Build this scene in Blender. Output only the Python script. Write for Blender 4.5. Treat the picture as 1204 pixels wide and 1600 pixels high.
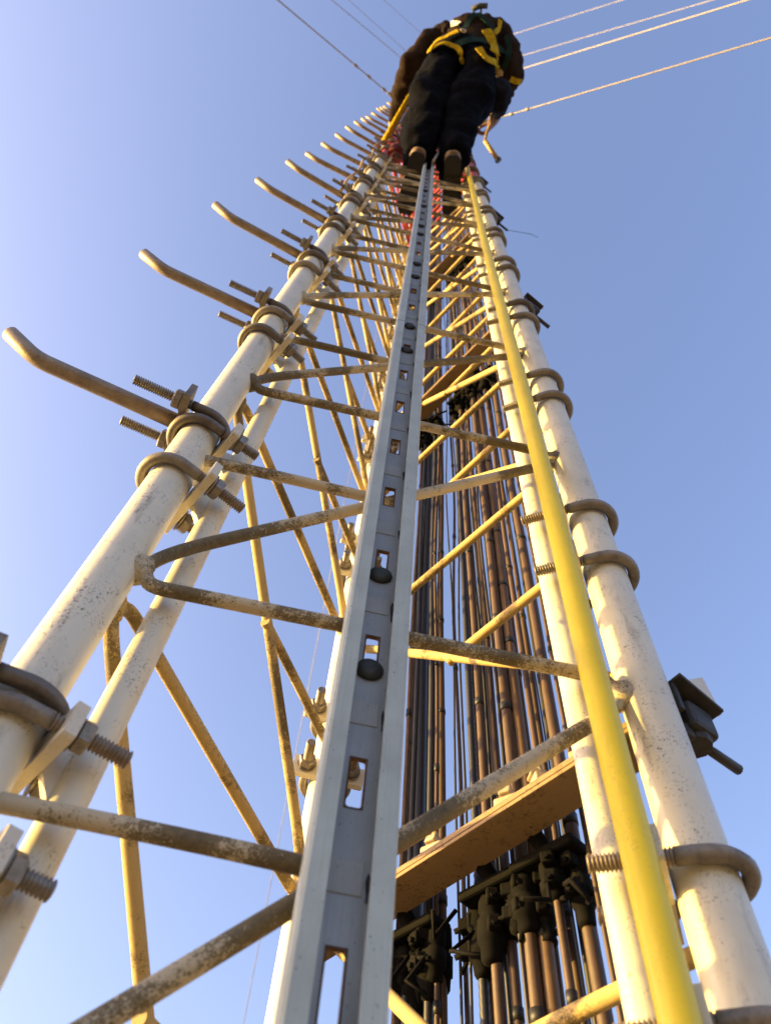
import bpy, bmesh, math, random
from mathutils import Vector, Matrix, noise
from mathutils.bvhtree import BVHTree
random.seed(7)
PI = math.pi
SC = bpy.context.scene
COL = SC.collection
for o in list(bpy.data.objects):
    bpy.data.objects.remove(o)

# ------------------------------------------------------------------ camera
FPX, VPX, VPY, CX, CY = 1200.0, 686.0, 112.0, 602.0, 800.0
dx, dy = VPX - CX, VPY - CY
TH = math.atan2(FPX, math.hypot(dx, dy))
ROLL = math.atan2(dx, -dy)
FWD = Vector((0, math.cos(TH), math.sin(TH)))
U0 = Vector((0, -math.sin(TH), math.cos(TH)))
R0 = Vector((1, 0, 0))
RIGHT = R0 * math.cos(ROLL) + U0 * math.sin(ROLL)
UP = -R0 * math.sin(ROLL) + U0 * math.cos(ROLL)
cam_d = bpy.data.cameras.new('camera')
cam_d.sensor_fit = 'VERTICAL'
cam_d.sensor_height = 36.0
cam_d.lens = FPX * 36.0 / 1600.0
cam_d.clip_start = 0.01
cam_d.clip_end = 3000
cam = bpy.data.objects.new('camera', cam_d)
COL.objects.link(cam)
M = Matrix((RIGHT, UP, -FWD)).transposed().to_4x4()
cam.matrix_world = M
SC.camera = cam
cam_d.dof.use_dof = True
cam_d.dof.focus_distance = 0.9
cam_d.dof.aperture_fstop = 9.0

# ------------------------------------------------------------------ sky, sun, exposure
SUN_AZ, SUN_EL = math.radians(178.7), math.radians(11)      # azimuth counter-clockwise from +X
SUN_DIR = Vector((math.cos(SUN_AZ) * math.cos(SUN_EL), math.sin(SUN_AZ) * math.cos(SUN_EL), math.sin(SUN_EL)))
w = bpy.data.worlds.new('World')
SC.world = w
w.use_nodes = True
wn = w.node_tree.nodes
bg = wn['Background']
sky = wn.new('ShaderNodeTexSky')
sky.sky_type = 'NISHITA'
sky.sun_disc = False
sky.sun_elevation = SUN_EL
sky.sun_rotation = PI / 2 - SUN_AZ
sky.air_density = 1.0
sky.dust_density = 4.6
sky.ozone_density = 1.0
wb = wn.new('ShaderNodeMix')                 # the phone's white balance
wb.data_type = 'RGBA'
wb.blend_type = 'MULTIPLY'
wb.inputs[0].default_value = 1.0
wb.inputs[7].default_value = (1.05, 1.01, 1.23, 1)
w.node_tree.links.new(sky.outputs[0], wb.inputs[6])
w.node_tree.links.new(wb.outputs[2], bg.inputs['Color'])
bg.inputs['Strength'].default_value = 0.15
sd = bpy.data.lights.new('sun', 'SUN')
sd.energy = 4.6
sd.angle = math.radians(0.5)
sd.color = (1.0, 0.66, 0.15)
sun = bpy.data.objects.new('sun', sd)
sun.rotation_euler = (-SUN_DIR).to_track_quat('-Z', 'Y').to_euler()
sun.location = SUN_DIR * 50
COL.objects.link(sun)
vs = SC.view_settings
vs.view_transform = 'Standard'
vs.look = 'None'
vs.gamma = 1.0
vs.exposure = 1.62
vs.use_curve_mapping = False


def at(px, py, z):
    v = FWD + RIGHT * ((px - CX) / FPX) - UP * ((py - CY) / FPX)
    return v * (z / v.z)


# ------------------------------------------------------------------ materials
def nodes_mat(name):
    m = bpy.data.materials.new(name)
    m.use_nodes = True
    nt = m.node_tree
    return m, nt, nt.nodes['Principled BSDF']


def N(nt, typ, **kw):
    n = nt.nodes.new(typ)
    for k, v in kw.items():
        setattr(n, k, v)
    return n


def noise_tex(nt, scale, detail=4, rough=.6, vec=None):
    n = N(nt, 'ShaderNodeTexNoise')
    n.inputs['Scale'].default_value = scale
    n.inputs['Detail'].default_value = detail
    n.inputs['Roughness'].default_value = rough
    if vec is not None:
        nt.links.new(vec, n.inputs['Vector'])
    return n


def ramp(nt, fac, a, b):
    r = N(nt, 'ShaderNodeMapRange')
    r.inputs['From Min'].default_value = a
    r.inputs['From Max'].default_value = b
    nt.links.new(fac, r.inputs['Value'])
    return r.outputs[0]


def mix(nt, fac, ca, cb):
    m = N(nt, 'ShaderNodeMix', data_type='RGBA')
    if isinstance(fac, float):
        m.inputs[0].default_value = fac
    else:
        nt.links.new(fac, m.inputs[0])
    for i, c in ((6, ca), (7, cb)):
        if isinstance(c, tuple):
            m.inputs[i].default_value = (*c, 1)
        else:
            nt.links.new(c, m.inputs[i])
    return m.outputs[2]


def math_n(nt, op, a, b):
    m = N(nt, 'ShaderNodeMath', operation=op)
    m.use_clamp = True
    for i, c in ((0, a), (1, b)):
        if isinstance(c, (int, float)):
            m.inputs[i].default_value = c
        else:
            nt.links.new(c, m.inputs[i])
    return m.outputs[0]


def bump(nt, bs, h, strength, dist=.001):
    b = N(nt, 'ShaderNodeBump')
    b.inputs['Strength'].default_value = strength
    b.inputs['Distance'].default_value = dist
    nt.links.new(h, b.inputs['Height'])
    nt.links.new(b.outputs[0], bs.inputs['Normal'])


RED_Z = 4.0


def red_above(nt, pos, white, red=(.52, .035, .015)):
    s = N(nt, 'ShaderNodeSeparateXYZ')
    nt.links.new(pos, s.inputs[0])
    return mix(nt, ramp(nt, s.outputs[2], RED_Z - .003, RED_Z + .003), white, red)


def mat_paint(name, base, dirt, amount, red=False, rough=.5):
    """weathered paint: broad dull patches, fine dark specks and a few runs"""
    m, nt, bs = nodes_mat(name)
    g = N(nt, 'ShaderNodeNewGeometry')
    pos = g.outputs['Position']
    mp = N(nt, 'ShaderNodeMapping')
    mp.inputs['Scale'].default_value = (1, 1, .22)
    nt.links.new(pos, mp.inputs[0])
    big = noise_tex(nt, 9, 5, .65, pos)
    run = noise_tex(nt, 60, 5, .7, mp.outputs[0])
    fine = noise_tex(nt, 420, 3, .7, pos)
    mid = noise_tex(nt, 34, 4, .7, pos)
    c = red_above(nt, pos, base) if red else base
    c2 = mix(nt, math_n(nt, 'MULTIPLY', ramp(nt, big.outputs[0], .42, .75), .5), c, tuple(x * .72 for x in base) if not red else dirt)
    if red:
        c2 = mix(nt, math_n(nt, 'MULTIPLY', ramp(nt, big.outputs[0], .45, .8), .22 * amount), c, dirt)
    sp = math_n(nt, 'MULTIPLY', ramp(nt, fine.outputs[0], .55, .64), ramp(nt, mid.outputs[0], .46, .66))
    st = math_n(nt, 'MULTIPLY', ramp(nt, run.outputs[0], .58, .78), .45 * amount)
    f = math_n(nt, 'ADD', math_n(nt, 'MULTIPLY', sp, .85 * amount), st)
    nt.links.new(mix(nt, f, c2, dirt), bs.inputs['Base Color'])
    bs.inputs['Roughness'].default_value = rough
    bump(nt, bs, mid.outputs[0], .35, .0012)
    return m


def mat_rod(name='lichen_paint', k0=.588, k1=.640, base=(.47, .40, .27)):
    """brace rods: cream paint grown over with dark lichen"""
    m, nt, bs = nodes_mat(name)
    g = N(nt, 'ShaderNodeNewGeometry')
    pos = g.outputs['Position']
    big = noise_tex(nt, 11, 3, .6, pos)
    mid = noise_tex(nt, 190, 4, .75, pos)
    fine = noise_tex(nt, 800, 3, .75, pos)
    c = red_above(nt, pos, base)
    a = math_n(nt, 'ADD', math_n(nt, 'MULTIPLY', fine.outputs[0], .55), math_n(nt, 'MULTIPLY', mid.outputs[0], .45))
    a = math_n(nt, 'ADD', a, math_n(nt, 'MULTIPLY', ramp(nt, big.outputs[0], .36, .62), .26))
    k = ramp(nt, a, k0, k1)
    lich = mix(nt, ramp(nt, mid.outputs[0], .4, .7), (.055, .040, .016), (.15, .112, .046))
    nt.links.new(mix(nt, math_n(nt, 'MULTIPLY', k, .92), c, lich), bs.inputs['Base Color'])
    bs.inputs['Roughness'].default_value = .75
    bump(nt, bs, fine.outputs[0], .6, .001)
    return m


def mat_metal(name, c1, c2, rough=.5, metallic=.5, scale=60, bstr=.3):
    m, nt, bs = nodes_mat(name)
    g = N(nt, 'ShaderNodeNewGeometry')
    a = noise_tex(nt, scale, 5, .7, g.outputs['Position'])
    b = noise_tex(nt, scale * 7, 3, .7, g.outputs['Position'])
    f = math_n(nt, 'ADD', math_n(nt, 'MULTIPLY', ramp(nt, a.outputs[0], .35, .68), .75), math_n(nt, 'MULTIPLY', ramp(nt, b.outputs[0], .5, .7), .3))
    nt.links.new(mix(nt, f, c1, c2), bs.inputs['Base Color'])
    bs.inputs['Roughness'].default_value = rough
    bs.inputs['Metallic'].default_value = metallic
    bump(nt, bs, b.outputs[0], bstr, .0006)
    return m


def mat_rail(name, c, rough=.45, met=.35):
    """rolled galvanised steel with fine lengthwise scratches, specks and smudges"""
    m, nt, bs = nodes_mat(name)
    g = N(nt, 'ShaderNodeNewGeometry')
    pos = g.outputs['Position']
    mp = N(nt, 'ShaderNodeMapping')
    mp.inputs['Scale'].default_value = (1, 1, .02)
    nt.links.new(pos, mp.inputs[0])
    s = noise_tex(nt, 900, 3, .6, mp.outputs[0])
    bigp = noise_tex(nt, 22, 4, .6, pos)
    sp = noise_tex(nt, 520, 2, .5, pos)
    cc = mix(nt, ramp(nt, bigp.outputs[0], .35, .7), c, tuple(x * .78 for x in c))
    cc = mix(nt, math_n(nt, 'MULTIPLY', ramp(nt, s.outputs[0], .5, .75), .35), cc, tuple(x * .6 for x in c))
    cc = mix(nt, ramp(nt, sp.outputs[0], .70, .74), cc, (.05, .045, .04))
    nt.links.new(cc, bs.inputs['Base Color'])
    bs.inputs['Roughness'].default_value = rough
    bs.inputs['Metallic'].default_value = met
    bump(nt, bs, s.outputs[0], .15, .0004)
    return m


def mat_plain(name, c, rough=.5, var=.25, scale=40, metallic=0.0, bstr=.2, spec=None):
    m, nt, bs = nodes_mat(name)
    g = N(nt, 'ShaderNodeNewGeometry')
    a = noise_tex(nt, scale, 5, .65, g.outputs['Position'])
    nt.links.new(mix(nt, ramp(nt, a.outputs[0], .3, .7), c, tuple(x * (1 - var) for x in c)), bs.inputs['Base Color'])
    bs.inputs['Roughness'].default_value = rough
    bs.inputs['Metallic'].default_value = metallic
    if spec is not None:
        bs.inputs['Specular IOR Level'].default_value = spec
    bump(nt, bs, a.outputs[0], bstr, .001)
    return m


def mat_cloth(name, c, scale=18):
    m, nt, bs = nodes_mat(name)
    g = N(nt, 'ShaderNodeNewGeometry')
    a = noise_tex(nt, scale, 4, .6, g.outputs['Position'])
    b = noise_tex(nt, 500, 2, .5, g.outputs['Position'])
    nt.links.new(mix(nt, ramp(nt, a.outputs[0], .3, .7), c, tuple(x * .55 for x in c)), bs.inputs['Base Color'])
    bs.inputs['Roughness'].default_value = .9
    bs.inputs['Specular IOR Level'].default_value = .04
    bump(nt, bs, math_n(nt, 'ADD', math_n(nt, 'MULTIPLY', b.outputs[0], .1), a.outputs[0]), .8, .02)
    return m


MT = {
    'paint': mat_paint('mast_paint', (.635, .605, .49), (.085, .062, .038), 1.25, red=True, rough=.42),
    'paint_plate': mat_paint('plate_paint', (.62, .57, .45), (.14, .095, .055), .9, rough=.5),
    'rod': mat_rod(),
    'rod_sun_gold': mat_rod('light_stain_sun_gold_paint', .70, .78, (.47, .335, .12)),  # little lichen stain; the right face's sunlit gold is put into the base
    'rod_mid_sun_gold': mat_rod('mid_stain_sun_gold_paint', .640, .70, (.45, .325, .13)),  # more lichen stain; sunlit gold of the left face in the base too
    'galv': mat_metal('weathered_galvanised', (.17, .145, .12), (.085, .07, .058), .5, .45, 70),
    'galv_painted': mat_metal('overpainted_galvanised', (.30, .26, .205), (.085, .072, .06), .55, .25, 24),
    'peg': mat_metal('peg_steel', (.30, .24, .18), (.15, .115, .085), .5, .4, 50),
    'thread': mat_metal('thread_steel', (.30, .27, .23), (.13, .11, .09), .42, .6, 120),
    'rust': mat_metal('rust', (.17, .085, .04), (.07, .04, .025), .8, .1, 200),
    'rail': mat_rail('rail_steel', (.39, .43, .385), .45, .2),
    'web': mat_rail('rail_web_steel', (.43, .45, .44), .45, .2),
    'pad': mat_rail('rail_pad_steel', (.47, .49, .46), .5, .1),
    'smudge': mat_plain('grease', (.03, .028, .025), .6, .4, 300),
    'bolt_dark': mat_metal('bolt_black', (.07, .075, .065), (.035, .035, .03), .6, .3, 90),
    'yellow': mat_paint('yellow_plastic', (.78, .58, .003), (.22, .16, .02), .45, rough=.42),
    'cable_brown': mat_plain('brown_cable_jacket', (.072, .037, .016), .6, .35, 60),
    'cable_tan': mat_plain('tan_cable_jacket', (.135, .075, .030), .6, .35, 60),
    'cable_dark': mat_plain('black_cable_jacket', (.018, .017, .018), .5, .3, 60),
    'shade_band': mat_plain('painted_shadow_band', (.012, .012, .013), .55, .3, 80),  # near-black colour for the painted brace shadows on the cables
    'angle': mat_paint('angle_paint', (.22, .14, .062), (.035, .02, .009), 2.2, rough=.7),
    'hanger': mat_plain('hanger_plastic', (.0035, .0033, .0033), .9, .3, 60, spec=.15),
    'clip': mat_metal('clip_steel', (.50, .42, .28), (.28, .20, .11), .5, .3, 90),
    'orange': mat_plain('orange_tie', (.55, .10, .02), .5, .3, 60),
    'black_metal': mat_metal('bracket_black', (.05, .045, .04), (.02, .02, .02), .6, .3, 90),
    'wire': mat_metal('guy_strand', (.30, .27, .22), (.16, .14, .12), .5, .5, 90),
    'trousers': mat_cloth('navy_trousers', (.0032, .0034, .006)),
    'jacket': mat_cloth('dark_jacket', (.034, .022, .016)),
    'green': mat_cloth('dark_green_webbing', (.02, .045, .04)),
    'strap': mat_cloth('yellow_webbing', (.62, .42, .02), 60),
    'label': mat_plain('white_label', (.75, .73, .66), .6, .1, 80),
    'skin': mat_plain('skin', (.20, .10, .06), .5, .15, 60),
    'leather': mat_plain('boot_leather', (.26, .15, .055), .55, .4, 60),
    'sole': mat_plain('boot_sole', (.012, .011, .011), .8, .3, 90),
    'helmet': mat_plain('helmet_white', (.7, .68, .62), .35, .1, 40),
    'rope': mat_plain('tan_rope', (.42, .27, .12), .8, .4, 200),
    'red_rope': mat_plain('red_rope', (.16, .018, .014), .8, .4, 200),
    'wood': mat_plain('wood_handle', (.52, .36, .17), .55, .3, 60),
    'bag': mat_cloth('bag_cloth', (.014, .015, .022)),
}
gm, gnt, gbs = nodes_mat('dry_soil')
gg = N(gnt, 'ShaderNodeNewGeometry')
ga = noise_tex(gnt, .35, 8, .65, gg.outputs['Position'])
gb = noise_tex(gnt, 6, 5, .7, gg.outputs['Position'])
gnt.links.new(mix(gnt, ramp(gnt, gb.outputs[0], .4, .65), mix(gnt, ramp(gnt, ga.outputs[0], .35, .65), (.26, .205, .135), (.20, .155, .095)), (.13, .105, .06)), gbs.inputs['Base Color'])
gbs.inputs['Roughness'].default_value = .95


# ------------------------------------------------------------------ mesh helpers
class MB:
    def __init__(self):
        self.v, self.f, self.sm, self.mi = [], [], [], []
        self.cur = 0

    def add(self, vs_, fs_, smooth=False):
        b = len(self.v)
        self.v += [Vector(p) for p in vs_]
        for q in fs_:
            self.f.append([i + b for i in q])
            self.sm.append(smooth)
            self.mi.append(self.cur)
        return self

    def tube(self, pts, r, seg=10, caps=True, ref=None):
        """tube along pts; r a number or a list"""
        pts = [Vector(p) for p in pts]
        n = len(pts)
        rs = r if isinstance(r, (list, tuple)) else [r] * n
        tan = []
        for i in range(n):
            a = pts[max(i - 1, 0)]
            b = pts[min(i + 1, n - 1)]
            tan.append((b - a).normalized())
        t0 = tan[0]
        up = Vector(ref) if ref else (Vector((0, 0, 1)) if abs(t0.z) < .9 else Vector((1, 0, 0)))
        u = (up - t0 * up.dot(t0)).normalized()
        vs_, fs_ = [], []
        for i in range(n):
            if i:
                u = (u - tan[i] * u.dot(tan[i])).normalized()
            v = tan[i].cross(u)
            for k in range(seg):
                a = 2 * PI * k / seg
                vs_.append(pts[i] + (u * math.cos(a) + v * math.sin(a)) * rs[i])
        for i in range(n - 1):
            for k in range(seg):
                k2 = (k + 1) % seg
                fs_.append([i * seg + k, i * seg + k2, (i + 1) * seg + k2, (i + 1) * seg + k])
        self.add(vs_, fs_, True)
        if caps:
            b = len(self.v) - len(vs_)
            self.f.append([b + k for k in reversed(range(seg))])
            self.sm.append(False); self.mi.append(self.cur)
            self.f.append([b + (n - 1) * seg + k for k in range(seg)])
            self.sm.append(False); self.mi.append(self.cur)
        return self

    def thread(self, a, b, r, pitch=.0022, seg=10):
        a, b = Vector(a), Vector(b)
        L = (b - a).length
        n = max(int(L / pitch), 2)
        pts, rs = [], []
        for i in range(n):
            for t, q in ((0, .76), (.25, .76), (.5, 1.0), (.75, 1.0)):
                pts.append(a + (b - a) * ((i + t) / n))
                rs.append(r * q)
        pts.append(b)
        rs.append(r * .75)
        return self.tube(pts, rs, seg)

    def box(self, c, s, rot=None, bev=0.0):
        bm = bmesh.new()
        bmesh.ops.create_cube(bm, size=1.0)
        for v in bm.verts:
            v.co = Vector((v.co.x * s[0], v.co.y * s[1], v.co.z * s[2]))
        if bev:
            bmesh.ops.bevel(bm, geom=list(bm.edges), offset=bev, segments=2, profile=.5, affect='EDGES')
        m = (rot.to_4x4() if rot else Matrix())
        m.translation = Vector(c)
        bm.verts.ensure_lookup_table()
        vs_ = [m @ v.co for v in bm.verts]
        fs_ = [[v.index for v in f.verts] for f in bm.faces]
        bm.free()
        return self.add(vs_, fs_, False)

    def prism(self, poly, axis, a, b):
        """poly: list of Vector (closed outline), extruded along axis from a to b"""
        n = len(poly)
        ax = Vector(axis)
        vs_ = [Vector(p) + ax * a for p in poly] + [Vector(p) + ax * b for p in poly]
        fs_ = [[k, (k + 1) % n, n + (k + 1) % n, n + k] for k in range(n)]
        fs_ += [list(reversed(range(n))), list(range(n, 2 * n))]
        return self.add(vs_, fs_, False)

    def hexnut(self, c, ax, R, h, ch=.12):
        ax = Vector(ax).normalized()
        u = ax.orthogonal().normalized()
        v = ax.cross(u)
        rings = [(0, R * (1 - ch)), (h * .15, R), (h * .85, R), (h, R * (1 - ch))]
        vs_, fs_ = [], []
        for t, r in rings:
            for k in range(6):
                a = PI / 3 * k
                vs_.append(Vector(c) + ax * t + (u * math.cos(a) + v * math.sin(a)) * r)
        for i in range(3):
            for k in range(6):
                k2 = (k + 1) % 6
                fs_.append([i * 6 + k, i * 6 + k2, i * 6 + 6 + k2, i * 6 + 6 + k])
        fs_ += [list(reversed(range(6))), list(range(18, 24))]
        return self.add(vs_, fs_, False)

    def lathe(self, prof, c, ax, seg=14, smooth=True):
        ax = Vector(ax).normalized()
        u = ax.orthogonal().normalized()
        v = ax.cross(u)
        vs_, fs_ = [], []
        for t, r in prof:
            for k in range(seg):
                a = 2 * PI * k / seg
                vs_.append(Vector(c) + ax * t + (u * math.cos(a) + v * math.sin(a)) * max(r, 1e-5))
        for i in range(len(prof) - 1):
            for k in range(seg):
                k2 = (k + 1) % seg
                fs_.append([i * seg + k, i * seg + k2, (i + 1) * seg + k2, (i + 1) * seg + k])
        fs_ += [list(reversed(range(seg))), list(range((len(prof) - 1) * seg, len(prof) * seg))]
        return self.add(vs_, fs_, smooth)

    def mesh(self, name, mats):
        me = bpy.data.meshes.new(name)
        me.from_pydata([tuple(v) for v in self.v], [], self.f)
        me.polygons.foreach_set('use_smooth', self.sm)
        me.polygons.foreach_set('material_index', self.mi)
        for m in (mats if isinstance(mats, (list, tuple)) else [mats]):
            me.materials.append(MT[m] if isinstance(m, str) else m)
        me.update()
        return me

    def obj(self, name, mats, parent=None, loc=None):
        return place(name, self.mesh(name, mats), parent, loc)


def place(name, me, parent=None, loc=None, rot=None):
    o = bpy.data.objects.new(name, me)
    COL.objects.link(o)
    if parent:
        o.parent = parent
    if loc is not None:
        o.location = loc
    if rot is not None:
        o.rotation_euler = rot
    return o


def tag(o, label, cat, group=None, kind=None):
    o['label'] = label
    o['category'] = cat
    if group:
        o['group'] = group
    if kind:
        o['kind'] = kind
    return o


def thing(name, label, cat, loc=(0, 0, 0), rz=0.0, group=None):
    o = bpy.data.objects.new(name, None)
    o.empty_display_size = .05
    COL.objects.link(o)
    o.location = loc
    o.rotation_euler = (0, 0, rz)
    return tag(o, label, cat, group)


def copy_tree(o, parent=None):
    c = o.copy()
    COL.objects.link(c)
    if parent:
        c.parent = parent
    for ch in list(o.children):
        copy_tree(ch, c)
    return c


# ------------------------------------------------------------------ ground
ZG = -6.0
g = MB()
n_ = 24
S_ = 600.0
for i in range(n_ + 1):
    for j in range(n_ + 1):
        x, y = (i / n_ - .5) * 2 * S_, (j / n_ - .5) * 2 * S_
        g.v.append(Vector((x, y, ZG)))
for i in range(n_):
    for j in range(n_):
        a = i * (n_ + 1) + j
        g.f.append([a, a + n_ + 1, a + n_ + 2, a + 1]); g.sm.append(True); g.mi.append(0)
go = g.obj('ground', gm)
go['kind'] = 'structure'

# ------------------------------------------------------------------ lattice mast
LP = Vector((-.2183, .382, 0))
RP = Vector((.2338, .4306, 0))
BP = Vector((-.0344, .798, 0))
CP = (LP + RP + BP) / 3
LEGR = .0212
ROD = .0062
PITCH = .445
H0 = .503
ZTOP = 24.0

mast = thing('lattice_mast', 'tall cream painted triangular lattice mast with lichen stained bracing rods and red upper part', 'mast', (CP.x, CP.y, ZG))
for P in (LP, RP, BP):
    mb = MB()
    zs = [ZG, -3, -1, 0, .5, 1, 1.5, 2, 2.5, 3, 3.5, RED_Z, 5, 6, 8, 10, 14, 18, ZTOP]
    mb.tube([(P.x - CP.x, P.y - CP.y, z - ZG) for z in zs], LEGR, 28, ref=(1, 0, 0))
    mb.obj('leg', 'paint', mast)


def smooth_path(pts, n=3):
    """Chaikin corner cutting, ends kept"""
    pts = [Vector(p) for p in pts]
    for _ in range(n):
        q = [pts[0]]
        for a, b in zip(pts[:-1], pts[1:]):
            q += [a * .75 + b * .25, a * .25 + b * .75]
        q.append(pts[-1])
        pts = q
    return pts


def brace_paths(P, Q):
    e = (Q - P)
    ln = e.length
    e.normalize()
    Z = Vector((0, 0, 1))
    o = P - CP
    hor = [o + e * t + Z * z for t, z in ((.014, .016), (.027, .010), (.036, -.002), (.060, -.002), (ln * .5, 0), (ln - .060, .002), (ln - .036, .002), (ln - .027, -.010), (ln - .014, -.016))]
    dia = [o + e * t + Z * z for t, z in ((.014, .016), (.024, .024), (.032, .040), (.050, .062), (.075, .086), (ln * .5, PITCH / 2 + .005), (ln - .075, PITCH - .075), (ln - .050, PITCH - .052), (ln - .032, PITCH - .034), (ln - .024, PITCH - .022), (ln - .014, PITCH - .016))]
    hz = PITCH / 2 - .001
    half = [o + e * t + Z * z for t, z in ((.010, hz + .004), (.05, hz + .004), (ln * .30, hz + .003), (ln * .47, hz), (ln * .505, hz - .002))]
    return smooth_path(hor, 2), smooth_path(dia, 2), smooth_path(half, 2)


FACES = [(LP, RP), (RP, BP), (BP, LP)]
far = MB()
K0, K1 = -4, 17
for (P, Q) in FACES:
    names = ('horizontal_brace', 'diagonal_brace', 'half_brace')
    paths = brace_paths(P, Q)
    meshes = []
    for nm, pth, r in zip(names, paths, (ROD, ROD, ROD * .97)):
        mb = MB()
        mb.tube(pth, r, 12)
        if nm != 'half_brace':                   # weld beads where the rod meets the legs
            for e_, s_ in ((pth[0], pth[2]), (pth[-1], pth[-3])):
                d = (s_ - e_).normalized()
                mb.tube([e_ + d * .000, e_ + d * .006, e_ + d * .009, e_ + d * .013, e_ + d * .018], [.0135, .0122, .0118, .0092, .0064], 12)
        meshes.append(mb.mesh(nm, 'rod_sun_gold' if P is RP else 'rod_mid_sun_gold' if P is BP else 'rod'))
    for k in range(K0, K1 + 1):
        for nm, me in zip(names, meshes):
            place(nm, me, mast, (0, 0, H0 + k * PITCH - ZG))
    for k in list(range(-14, K0)) + list(range(K1 + 1, int((ZTOP - H0) / PITCH) - 1)):
        for pth in paths:
            far.tube([p + Vector((0, 0, H0 + k * PITCH - ZG)) for p in pth[::4]], ROD, 6)
fo = far.obj('bracing', 'rod', mast)
fo['kind'] = 'stuff'

# ------------------------------------------------------------------ clamp pieces (local: leg axis at 0,0; +X is the side the bolt opens to)
UR = .0060
RU = LEGR + UR + .0006


def ubolt_mesh(name, xend, xthread, mats=('galv', 'thread')):
    mb = MB()
    pts = [(xthread, RU, 0)]
    for x in (xthread * .66, xthread * .33):
        pts.append((x, RU, 0))
    for i in range(17):
        a = PI / 2 + PI * i / 16
        pts.append((RU * math.cos(a), RU * math.sin(a), 0))
    for x in (xthread * .33, xthread * .66, xthread):
        pts.append((x, -RU, 0))
    mb.tube(pts, UR, 10, ref=(0, 0, 1))
    mb.cur = 1
    for s in (1, -1):
        mb.thread((xthread, s * RU, 0), (xend, s * RU, 0), UR * 1.02, .0026)
    return mb.mesh(name, list(mats))


def nut_mesh(name, x, s):
    mb = MB()
    mb.lathe([(0, .0122), (.0018, .0122)], (x, s * RU, 0), (1, 0, 0), 18, False)
    mb.hexnut((x + .0020, s * RU, 0), (1, 0, 0), .0114, .0095)
    return mb.mesh(name, 'thread')


def plate_mesh(name, x0, th, wy, hz, mat, chamf=.006):
    mb = MB()
    y, z = wy / 2, hz / 2
    c = chamf
    poly = [(x0, -y, -z + c * .3), (x0, -y + c * .3, -z), (x0, y - c * .3, -z), (x0, y, -z + c * .3), (x0, y, z - c * .3), (x0, y - c * .3, z), (x0, -y + c * .3, z), (x0, -y, z - c * .3)]
    mb.prism(poly, (1, 0, 0), 0, th)
    return mb.mesh(name, mat)


U_IN = ubolt_mesh('u_bolt', .068, .018, ('galv_painted', 'thread'))
U_IN2 = ubolt_mesh('u_bolt', .063, .018, ('galv', 'thread'))
U_IN3 = ubolt_mesh('u_bolt', .072, .018, ('galv_painted', 'peg'))
N_IN = [nut_mesh('nut', .0325, s) for s in (1, -1)]
P_IN = plate_mesh('saddle_plate', LEGR + .0012, .0085, .090, .027, 'paint_plate')
spacer = MB()
spacer.prism([Vector((.031, 0, .013)), Vector((.031, 0, -.012)), Vector((.046, 0, -.034)), Vector((.046, 0, .02))], (0, 1, 0), -.003, .003)
SP_IN = spacer.mesh('spacer_plate', 'paint_plate')
RPIPE = .0125
ROFF = .055


def reinforcing(P, label):
    d = CP - P
    az = math.atan2(d.y, d.x)
    t = thing('reinforcing_pipe', label, 'pipe', (P.x, P.y, ZG), az, 'reinforcing pipes clamped inside the mast legs')
    mb = MB()
    zs = [0] + [i * .5 for i in range(1, 30)]
    mb.tube([(ROFF, 0, z) for z in zs], RPIPE, 20, ref=(1, 0, 0))
    mb.obj('pipe', 'paint', t)
    for k in range(-2, 14):
        for j, zz in enumerate((.224, .324)):
            z = zz + k * PITCH - ZG
            if P is LP and k == 0:
                z += .018 if j == 0 else .008
            jit = Matrix.Rotation(random.uniform(-.03, .03), 4, 'X').to_euler()
            u = place('u_bolt', random.choice((U_IN, U_IN2, U_IN3)), t, (0, 0, z + random.uniform(-.004, .004)), (0, random.uniform(-.05, .05), random.uniform(-.07, .07)))
            for nm in N_IN:
                place('nut', nm, u)
            place('saddle_plate', P_IN, t, (0, 0, z), (random.uniform(-.05, .05), 0, 0))
            place('spacer_plate', SP_IN, t, (0, 0, z))
    return t


reinforcing(LP, 'slim cream pipe clamped beside the left mast leg, partly lit along its left edge')
reinforcing(RP, 'bright sunlit cream pipe between the brown cables and the yellow pipe')
reinforcing(BP, 'sunlit pipe on the rear leg seen just left of the grey rail')

# ------------------------------------------------------------------ step pegs on the left leg
peg_az = math.atan2(-.34, -.94)
PEG_ROD = MB()
pp = [(LEGR + .004, 0, 0)]
for x in (.06, .10, .14, .178):
    pp.append((x, 0, 0))
for i in range(1, 6):
    a = i / 5 * math.radians(32)
    pp.append((.178 + .05 * math.sin(a) / 1.0, 0, .05 * (1 - math.cos(a))))
ex = pp[-1]
pp.append((ex[0] + .036 * math.cos(math.radians(32)), 0, ex[2] + .036 * math.sin(math.radians(32))))
ex = pp[-1]
rr = [.0094] * len(pp)
pp.append((ex[0] + .0022, 0, ex[2] + .0012))
rr.append(.0076)
PEG_ROD.tube(pp, rr, 18, ref=(0, 0, 1))
PEG_ROD_M = PEG_ROD.mesh('rod', 'peg')
PEG_PLATE = plate_mesh('plate', LEGR + .002, .007, .092, .030, 'galv_painted')
PEG_U = ubolt_mesh('u_bolt', .088, .020, ('galv', 'thread'))
PEG_N = [nut_mesh('nut', .0305, s) for s in (1, -1)]
ORD = ['lowest', 'second', 'third', 'fourth', 'fifth', 'sixth', 'seventh', 'eighth', 'ninth', 'tenth', 'eleventh', 'twelfth', 'thirteenth', 'fourteenth', 'fifteenth', 'sixteenth', 'seventeenth', 'eighteenth', 'nineteenth']


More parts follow.
